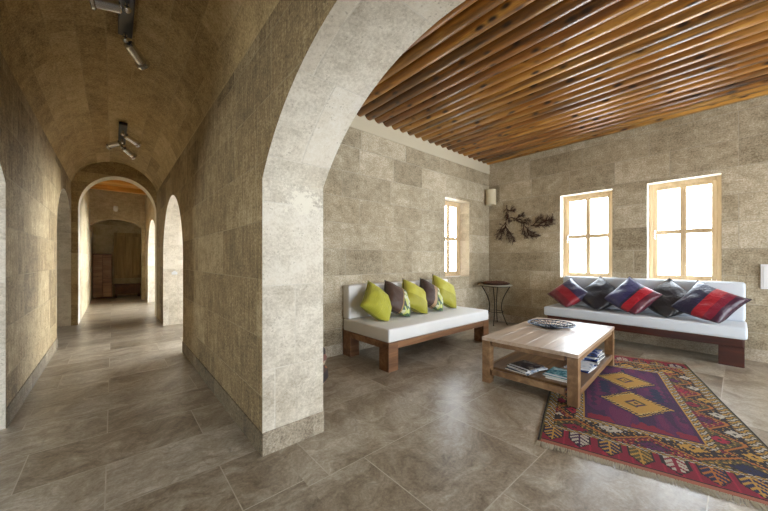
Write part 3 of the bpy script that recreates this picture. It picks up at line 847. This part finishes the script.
def diamond(u, w, cu, cw, hu, hw):
    du = abs(u - cu) / hu; dw = abs(w - cw) / hw
    d = du + dw
    ser = 0.07 * ((int((u - cu + 5) / 0.022) + int((w - cw + 5) / 0.022)) % 2)
    d2 = d + ser
    if d2 < 0.10: return DK
    if 0.22 < d < 0.36 and (abs(du - dw) < 0.34 and (u > cu) == (w > cw)): return OL
    if 0.18 < d < 0.30 and (u > cu) != (w > cw): return PU2
    if d2 < 0.90: return GO if d2 < 0.8 or ser else srgb(236, 200, 110)
    if d2 < 1.03: return GO if ser == 0 else DK
    if d2 < 1.16: return PU2 if ser == 0 else NA
    return None
def rugcol(u, w):
    e = 0.004 * (1 if int(u * 60) % 2 else -1)
    if w < 0.022 or w > RW - 0.022: return DK if w < 0.012 or w > RW - 0.012 else OL
    if u < 0.035: return SA
    if u > RL - 0.03: return SA
    if u < 0.045 or u > RL - 0.045: return DK
    if u < 0.235 : return endmotif(w, (u - 0.045) / 0.19)
    if u > RL - 0.20: return endmotif(w + 0.05, (RL - 0.045 - u) / 0.155)
    if w < 0.075: return guard(u, (w - 0.022) / 0.05)
    if w > RW - 0.085: return guard(u, (RW - 0.022 - w) / 0.06)
    if u < 0.275: return guard(w, (u - 0.235) / 0.04)
    if u > RL - 0.24: return guard(w, (RL - 0.2 - u) / 0.04)
    if u < 0.465 and 0.0 < w < RW and (w < RW - 0.10 - 0.0):
        if w > 0.20 and w < RW - 0.26 or u < 0.465: 
            return meander(w, (u - 0.275) / 0.19, 0.42, [CM, PU, TE, CR, GO, NA])
    if u > RL - 0.46: return meander(w, (RL - 0.24 - u) / 0.22, 0.34, [GO, CM, CR, GO, NA])
    if w < 0.215: return meander(u, (w - 0.075) / 0.14, 0.30)
    if w > RW - 0.265: return meander(u + 0.1, (w - (RW - 0.265)) / 0.18, 0.30, [CM, CR, CM, PU, GO, CRB])
    if w < 0.26: return guard(u, (w - 0.215) / 0.045)
    if w > RW - 0.32: return guard(u, (RW - 0.265 - w) / 0.055)
    if u < 0.51: return guard(w, (u - 0.465) / 0.045)
    if u > RL - 0.52: return guard(w, (RL - 0.46 - u) / 0.06)
    # field
    if u < 0.525 or u > RL - 0.535 or w < 0.268 or w > RW - 0.328: return GO
    for args in ((1.02, 0.625, 0.27, 0.235), (1.60, 0.61, 0.26, 0.225)):
        c = diamond(u, w, *args)
        if c: return c
    # hooked stems of the medallions
    if abs(w - 0.62) < 0.012 and (0.66 < u < 0.76 or 1.86 < u < 1.96): return NA
    if abs(u - 1.31) < 0.16 and abs(abs(w - 0.62) - 0.19) < 0.018 + 0.03 * zig(u, 0.08): return NA
    for cw in (0.335, 0.88):
        if abs(w - cw) < 0.022 * zig(u, 0.11) + 0.004 and 0.8 < u < 1.8: return PU2
    b = min(u - 0.525, RL - 0.535 - u, w - 0.268, RW - 0.328 - w)
    n = noise.noise(Vector((u * 2.5, w * 14, 1.3)))
    if b < 0.016: return PU2
    if u < 0.62 + 0.1 * noise.noise(Vector((w * 20, 3, 0))) and n > -0.1: return CR
    if n > 0.16: return PU2
    if n < -0.22: return srgb(122, 20, 84)
    return PU
def rug():
    t = empty('kilim_rug', (RO[0], RO[1], 0), RA)
    tag(t, 'crimson and purple woven rug with gold diamond medallions and a fringed end', 'rug')
    NU, NW = 256, 130
    verts = []; faces = []; cols = []
    th = 0.0085
    def wob(a): return 0.006 * noise.noise(Vector((a * 2.3, 0.7, 3.1)))
    def P(u, w, z):
        uu = u + wob(w + 5) * (1 if u < 1 else -1) ; ww = w + wob(u)
        return (uu, -ww, z)
    for i in range(NU + 1):
        for j in range(NW + 1):
            u = RL * i / NU; w = RW * j / NW
            z = th + 0.0012 * noise.noise(Vector((u * 4, w * 4, 0)))
            verts.append(P(u, w, z))
    nb = len(verts)
    for i in range(NU):
        for j in range(NW):
            a = i * (NW + 1) + j
            faces.append((a, a + 1, a + NW + 2, a + NW + 1)); cols.append(rugcol(RL * (i + 0.5) / NU, RW * (j + 0.5) / NW))
    # edge down to the floor
    rim = [(i, 0) for i in range(NU)] + [(NU, j) for j in range(NW)] + [(i, NW) for i in range(NU, 0, -1)] + [(0, j) for j in range(NW, 0, -1)]
    ids = []
    for (i, j) in rim:
        x, y, z = verts[i * (NW + 1) + j]; ids.append(len(verts)); verts.append((x, y, 0.0005))
    for k in range(len(rim)):
        i, j = rim[k]; i2, j2 = rim[(k + 1) % len(rim)]
        faces.append((ids[k], i * (NW + 1) + j, i2 * (NW + 1) + j2, ids[(k + 1) % len(rim)])); cols.append(SA if (i in (0,) and i2 == 0) else DK)
    faces.append(tuple(reversed(ids))); cols.append(DK)
    me = bpy.data.meshes.new('rug_pile'); me.from_pydata(verts, [], faces); me.update()
    at = me.color_attributes.new('Dye', 'FLOAT_COLOR', 'CORNER')
    flat = []
    for p, c in zip(me.polygons, cols):
        for _ in range(p.loop_total): flat.extend(c)
    at.data.foreach_set('color', flat)
    me.materials.append(M_RUG)
    o = bpy.data.objects.new('rug_pile', me); C.objects.link(o); o.parent = t
    # fringe
    for sgn, u0 in ((-1, -0.002), (1, RL + 0.002)):
        bm = bmesh.new(); n = 240
        for k in range(n):
            w = RW * (k + random.random() * 0.8) / n; L = 0.045 + 0.02 * random.random(); sw = 0.03 * (noise.noise(Vector((w * 6, sgn, 0))) + random.uniform(-0.4, 0.4))
            pts = [(u0, -w, 0.006), (u0 + sgn * L * 0.5, -w + sw * 0.4, 0.004), (u0 + sgn * L, -w + sw, 0.003)]
            tube(bm, pts, [0.0026, 0.0022, 0.0016], 5)
        f = link_bm('fringe', bm, M_FRINGE, t); f['kind'] = 'stuff'
rug()

# ------------------------------------------------------------------ iron side table and tray
ITC = (5.40, 3.0)
def iron_table():
    t = empty('iron_side_table', (ITC[0], ITC[1], 0))
    tag(t, 'round wrought iron side table with thin curved legs in the room corner', 'table')
    bm = bmesh.new(); lathe(bm, [(0, 0.722), (0.292, 0.722), (0.302, 0.728), (0.302, 0.738), (0.292, 0.744), (0, 0.744)], 48)
    link_bm('tabletop', bm, M_TOPSTONE, t, True, 0.6)
    bm = bmesh.new(); tube(bm, ring_pts((0, 0, 0.714), 0.255, 40), 0.007, 6, closed=True)
    link_bm('support_ring', bm, M_IRON, t, True)
    bm = bmesh.new(); tube(bm, ring_pts((0, 0, 0.24), 0.137, 32), 0.006, 6, closed=True)
    link_bm('stretcher_ring', bm, M_IRON, t, True)
    for k in range(4):
        a = R(20 + 90 * k); bm = bmesh.new(); pts = []
        for i in range(19):
            s_ = i / 18; z = 0.716 * (1 - s_)
            r = 0.255 - 0.15 * math.sin(min(1, s_ / 0.55) * PI / 2) if s_ < 0.55 else 0.105 + 0.105 * ((s_ - 0.55) / 0.45) ** 1.6
            pts.append((r * math.cos(a), r * math.sin(a), z))
        tube(bm, pts, 0.0085, 8)
        link_bm('leg', bm, M_IRON, t, True, 0.8)
iron_table()
def pod_tray():
    t = empty('round_tray', (ITC[0], ITC[1], 0.7445))
    tag(t, 'shallow round brown tray heaped with dried pods, on the iron side table', 'tray')
    bm = bmesh.new(); lathe(bm, [(0, 0), (0.22, 0), (0.255, 0.022), (0.258, 0.03), (0.251, 0.03), (0.217, 0.008), (0, 0.008)], 44)
    link_bm('tray_dish', bm, M_RUST, t, True, 0.7)
    bm = bmesh.new()
    for k in range(190):
        a = random.random() * 2 * PI; r = 0.212 * math.sqrt(random.random()); s_ = random.uniform(0.014, 0.022)
        m = Matrix.Translation((r * math.cos(a), r * math.sin(a), 0.024 + 0.03 * (1 - (r / 0.22) ** 2) * random.random() + 0.008)) @ Matrix.Rotation(random.random() * 6, 4, 'Z') @ Matrix.Diagonal((1.2, 0.8, 0.7, 1))
        bmesh.ops.create_icosphere(bm, subdivisions=1, radius=s_, matrix=m)
    f = link_bm('dried_pods', bm, M_NUTS, t, True); f['kind'] = 'stuff'
pod_tray()

# ------------------------------------------------------------------ wall branch sculpture
def branch():
    t = empty('branch_sculpture', (XW - 0.012, 2.62, 1.9))
    tag(t, 'brown branch sculpture on the stone wall between the corner lamp and the windows', 'wall sculpture')
    random.seed(21)
    def W(y, z, d=0.0): return (-0.018 - d, y - 2.62, z - 1.9)
    def spline(p, n=5):
        o = []
        for a, b in zip(p, p[1:]):
            for k in range(n): o.append((a[0] + (b[0] - a[0]) * k / n, a[1] + (b[1] - a[1]) * k / n))
        return o + [p[-1]]
    def twig(bm, y, z, ang, L, r, depth):
        pts = [(y, z)]; a = ang; n = 6
        for k in range(n):
            a += random.uniform(-0.22, 0.22); y -= math.cos(a) * L / n; z += math.sin(a) * L / n; pts.append((y, z))
        tube(bm, [W(p[0], p[1], 0.012 * k / n) for k, p in enumerate(pts)], [r * (1 - 0.7 * k / n) for k in range(n + 1)], 6)
        if depth:
            for k in range(1, n):
                for sg in (1, -1):
                    if random.random() < 0.85: twig(bm, pts[k][0], pts[k][1], a + sg * random.uniform(0.45, 0.8), L * random.uniform(0.3, 0.5), r * 0.62, depth - 1)
    bm = bmesh.new()
    stems = [[(2.939, 2.256), (2.935, 2.141), (2.939, 2.038), (2.957, 1.853)], [(2.957, 1.957), (2.909, 2.004), (2.887, 1.96)], [(2.957, 1.911), (3.045, 1.839), (3.13, 1.692)], [(2.957, 1.863), (3.018, 1.774), (3.067, 1.64)], [(2.957, 1.853), (2.924, 1.726), (2.881, 1.562)], [(2.935, 1.809), (2.86, 1.701), (2.803, 1.585)], [(2.935, 2.141), (2.849, 2.152), (2.796, 2.135)], [(2.86, 2.019), (2.765, 1.969), (2.643, 1.943), (2.52, 1.925)], [(2.765, 1.969), (2.683, 2.021), (2.633, 2.026)], [(2.744, 1.947), (2.663, 1.899), (2.553, 1.869)], [(2.622, 1.855), (2.607, 1.744), (2.579, 1.633)], [(2.593, 1.823), (2.534, 1.759), (2.475, 1.696), (2.386, 1.647)], [(2.553, 1.76), (2.524, 1.67), (2.475, 1.627)], [(2.481, 1.823), (2.371, 1.814), (2.26, 1.862), (2.136, 1.92)], [(2.447, 1.821), (2.362, 1.91), (2.306, 1.943)], [(2.371, 1.814), (2.26, 1.805), (2.153, 1.839)], [(2.315, 1.848), (2.224, 1.896), (2.153, 1.89)]]
    for s_ in stems:
        sp = spline(s_, 4)
        tube(bm, [W(p[0], p[1]) for p in sp], [0.008 * (1 - 0.6 * k / len(sp)) for k in range(len(sp))], 7)
    link_bm('stem', bm, M_RUST, t, True)
    bm = bmesh.new()
    for s_ in stems:
        sp = spline(s_, 4)
        for k in range(2, len(sp)):
            q, p = sp[k - 1], sp[k]; a = math.atan2(p[1] - q[1], -(p[0] - q[0]))
            for sg in (1, -1):
                if random.random() < 0.8: twig(bm, p[0], p[1], a + sg * random.uniform(0.35, 0.7), random.uniform(0.05, 0.10), 0.0045, 1 if random.random() < 0.7 else 0)
        twig(bm, sp[-1][0], sp[-1][1], a, 0.05, 0.004, 1)
    link_bm('twigs', bm, M_RUST, t, True)
branch()

# ------------------------------------------------------------------ sconces, switches, panel
def sconce():
    t = empty('wall_sconce', (5.625, 3.225, 2.28))
    tag(t, 'pale stone half-round wall lamp high in the corner between the two sofas', 'wall lamp')
    bm = bmesh.new()
    lathe(bm, [(0.09, 0.0), (0.10, 0.004), (0.10, 0.14), (0.095, 0.148), (0.10, 0.156), (0.10, 0.306), (0.09, 0.31), (0.08, 0.306), (0.08, 0.004), (0.09, 0.0)], 32)
    link_bm('lamp_shade', bm, M_SHADE, t, True, 0.6)
    link_bm('wall_bracket', B(-0.02, 0.113, -0.02, 0.02, 0.12, 0.19, 0.003), M_DSTEEL, t)
    bm = bmesh.new(); bmesh.ops.create_uvsphere(bm, u_segments=14, v_segments=10, radius=0.03, matrix=Matrix.Translation((0, 0, 0.225)))
    link_bm('bulb', bm, M_LENS, t, True)
sconce()
t = empty('wall_sconce', (0.06, 11.95, 2.60)); tag(t, 'tiny white wall lamp above the low arch at the far end of the corridor', 'wall lamp')
link_bm('back_plate', B(-0.04, 0.04, -0.015, -0.001, 0.04, 0.12, 0.004), M_PLASTIC, t)
bm = bmesh.new(); lathe(bm, [(0, 0.0), (0.045, 0.02), (0.055, 0.10), (0.045, 0.16), (0, 0.17)], 20)
for v in bm.verts: v.co.y -= 0.075
link_bm('lamp_shade', bm, M_PLASTIC, t, True)
def switch(loc, face, label):
    t = empty('light_switch', loc); tag(t, label, 'switch')
    link_bm('switch_plate', B(-0.045, 0.045, -0.010, -0.0005, 0, 0.05, 0.003), M_PLASTIC, t)
    link_bm('rocker', B(-0.02, 0.02, -0.015, -0.0102, 0.02, 0.07, 0.002), M_PLASTIC, t)
switch((0.86, 6.90, 0.93), 0, 'small white light switch on the bright jamb of the corridor archway on the right')
switch((-0.70, 8.04, 0.93), 0, 'small white light switch on the dim wall inside the left archway of the corridor')
t = empty('wall_panel', (XW, -0.33, 0.86)); tag(t, 'pale grey flat cover panel on the stone wall right of the long sofa', 'panel')
link_bm('panel_cover', B(-0.022, -0.001, -0.16, 0.16, 0, 0.29, 0.004), M_PLASTIC, t)
link_bm('panel_lid', B(-0.027, -0.0225, -0.14, 0.14, 0.02, 0.27, 0.003), M_PLASTIC, t)

# patterned vessel behind the pier
def vessel():
    s = NT('kilim_leather'); ob = s.obj()
    vo = s.voronoi(s.mapping(ob, (1, 1, 1.3)), 14, 'F1', 1); sep = s.n('ShaderNodeSeparateColor'); s.l(vo, sep.inputs[0])
    col = s.ramp(sep.outputs[0], [(0, srgb(70, 46, 36)), (0.3, srgb(110, 72, 60)), (0.5, srgb(160, 142, 118)), (0.7, srgb(50, 40, 38)), (0.85, srgb(146, 96, 60))], 'CONSTANT')
    s.bsdf(Base_Color=col, Roughness=0.8)
    t = empty('patterned_jar', (1.385, 2.70, 0)); tag(t, 'brown patterned double-bellied jar mostly hidden behind the stone pier', 'jar')
    bm = bmesh.new()
    lathe(bm, [(0, 0), (0.11, 0), (0.17, 0.03), (0.205, 0.09), (0.20, 0.15), (0.165, 0.19), (0.155, 0.20), (0.175, 0.22), (0.19, 0.27), (0.175, 0.34), (0.13, 0.39), (0.07, 0.41), (0.06, 0.43), (0.075, 0.45), (0.055, 0.45), (0, 0.40)], 40)
    link_bm('jar_body', bm, s.m, t, True)
vessel()

# ------------------------------------------------------------------ ceiling spotlights
def spot_fixture(y0, y1, x, zt, heads, label):
    t = empty('spotlight_bar', (x, (y0 + y1) / 2, zt)); tag(t, label, 'spotlight')
    L = (y1 - y0) / 2
    link_bm('mounting_bar', B(-0.045, 0.045, -L, L, -0.05, -0.012, 0.006), M_DSTEEL, t)
    for q in (-0.6, 0.6): link_bm('ceiling_spacer', B(-0.02, 0.02, q * L - 0.02, q * L + 0.02, -0.013, 0.03), M_DSTEEL, t)
    for (hy, d, ln) in heads:
        d = Vector(d).normalized(); p = Vector((0, hy, -0.052)); piv = p + Vector((0, 0, -0.055))
        bm = bmesh.new(); tube(bm, [p, piv], 0.013, 10)
        bmesh.ops.create_uvsphere(bm, u_segments=12, v_segments=8, radius=0.024, matrix=Matrix.Translation(piv))
        arm = link_bm('swivel_arm', bm, M_STEEL, t, True, 0.8)
        bm = bmesh.new(); a = piv + d * 0.03
        tube(bm, [a, a + d * 0.01, a + d * ln * 0.86, a + d * ln * 0.9, a + d * ln], [0.024, 0.038, 0.042, 0.056, 0.058], 20)
        hd = link_bm('spot_head', bm, M_STEEL, t, True, 0.6)
        bm = bmesh.new(); e = a + d * (ln + 0.0005); tube(bm, [e, e + d * 0.004], 0.052, 20)
        link_bm('lens', bm, M_BLACK, hd, True, 0.6)
spot_fixture(2.35, 3.32, 0.075, 3.085, [(0.02, (-0.95, 0.12, -0.10), 0.16), (0.42, (0.50, 0.75, -0.25), 0.20)],
             'brushed steel spotlight bar on the corridor vault, nearest the top of the picture')
spot_fixture(5.50, 6.45, 0.105, 3.085, [(-0.25, (0.75, 0.55, -0.25), 0.20), (0.15, (-0.7, 0.5, -0.25), 0.18), (0.42, (0.6, 0.6, -0.30), 0.20)],
             'small steel spotlight bar with three heads farther along the corridor vault')

# ------------------------------------------------------------------ end niche
t = empty('panelled_door', (0.38, 13.47, 0.60)); tag(t, 'old brown panelled wooden shutter door on the back wall of the far niche', 'door')
bm = bmesh.new(); box(bm, -0.36, 0.34, -0.04, 0.028, 0, 1.50, 0.006)
link_bm('door_leaf', bm, M_OLDWOOD, t)
for x0 in (-0.31, -0.09, 0.13):
    bm = bmesh.new(); box(bm, x0, x0 + 0.17, -0.056, -0.041, 0.10, 1.38, 0.008)
    link_bm('door_panel', bm, M_OLDWOOD, t)
t = empty('wooden_cabinet', (-0.26, 13.28, 0.0)); tag(t, 'plain brown wooden cabinet at the left of the far niche', 'cabinet')
link_bm('cabinet_body', B(-0.21, 0.24, -0.2, 0.2, 0.0, 1.40, 0.005), M_BOARD, t)
for x0 in (-0.20, 0.02):
    d = link_bm('cabinet_door', B(x0, x0 + 0.21, -0.218, -0.201, 0.05, 1.36, 0.004), M_TEAK, t)
    link_bm('door_knob', B(x0 + 0.09, x0 + 0.11, -0.235, -0.219, 0.68, 0.70, 0.003), M_IRON, d)
t = empty('low_bench', (0.35, 13.2, 0)); tag(t, 'dark low wooden bench under the panelled door in the far niche', 'bench')
link_bm('bench_seat', B(-0.32, 0.34, -0.17, 0.17, 0.36, 0.42, 0.005), M_BOARD, t)
link_bm('bench_panel', B(-0.30, 0.32, -0.14, 0.15, 0.10, 0.358, 0.004), M_BOARD, t)
for x0 in (-0.31, 0.27):
    link_bm('leg', B(x0, x0 + 0.06, -0.16, -0.10 + 0.22, 0.0, 0.099, 0.003), M_BOARD, t)

# ------------------------------------------------------------------ daylight
w = bpy.data.worlds.new('World'); bpy.context.scene.world = w; w.use_nodes = True
nt = w.node_tree; nt.nodes.clear()
bg = nt.nodes.new('ShaderNodeBackground'); ow = nt.nodes.new('ShaderNodeOutputWorld')
tc = nt.nodes.new('ShaderNodeTexCoord'); sx = nt.nodes.new('ShaderNodeSeparateXYZ'); cr = nt.nodes.new('ShaderNodeValToRGB')
nt.links.new(tc.outputs['Generated'], sx.inputs[0]); nt.links.new(sx.outputs[2], cr.inputs[0])
cr.color_ramp.elements[0].position = 0.0; cr.color_ramp.elements[0].color = (0.86, 0.92, 0.97, 1)
cr.color_ramp.elements[1].position = 0.5; cr.color_ramp.elements[1].color = (0.78, 0.89, 1.0, 1)
nt.links.new(cr.outputs[0], bg.inputs[0]); bg.inputs[1].default_value = 9.5
nt.links.new(bg.outputs[0], ow.inputs[0])

def portal(loc, rot, sx_, sy_):
    l = bpy.data.lights.new('window_daylight', 'AREA'); l.shape = 'RECTANGLE'; l.size = sx_; l.size_y = sy_
    l.cycles.is_portal = True
    o = bpy.data.objects.new('window_daylight', l); C.objects.link(o); o.location = loc; o.rotation_euler = rot
zc_, hz = (ZS + ZH) / 2, ZH - ZS
for a, b in (W1, W2, W4): portal((XW + 0.26, (a + b) / 2, zc_), (0, R(90), 0), hz, b - a)
portal(((LW[0] + LW[1]) / 2, YW + 0.31, zc_), (R(-90), 0, 0), LW[1] - LW[0], hz)
for a, b in SO: portal(((a + b) / 2, S - 0.36, 1.29), (R(90), 0, 0), b - a, 2.5)
portal((-3.97, 1.6, 1.6), (0, R(-90), 0), 1.6, 1.4)  # portal for the added west window
portal((1.74, 5.63, 1.36), (0, R(90), 0), 2.6, 2.6)
portal((1.74, 9.6, 1.26), (0, R(90), 0), 2.5, 2.6)

# ------------------------------------------------------------------ camera
cd = bpy.data.cameras.new('camera'); cam = bpy.data.objects.new('camera', cd); C.objects.link(cam)
f_px = 310.0
cd.sensor_width = 36.0; cd.sensor_fit = 'HORIZONTAL'; cd.lens = f_px / 768 * 36.0
cd.shift_y = (260 - 255.5) / 768.0
cd.clip_start = 0.02
cam.location = (0, 0, H_CAM)
yaw = math.atan(271 / 310.0)
cam.rotation_euler = (PI / 2, 0, -yaw)
sc = bpy.context.scene; sc.camera = cam
sc.view_settings.view_transform = 'Standard'; sc.view_settings.look = 'None'; sc.view_settings.gamma = 1.0
sc.view_settings.use_curve_mapping = False
sc.view_settings.exposure = 1.35
sc.cycles.max_bounces = 14; sc.cycles.diffuse_bounces = 8; sc.cycles.transparent_max_bounces = 16
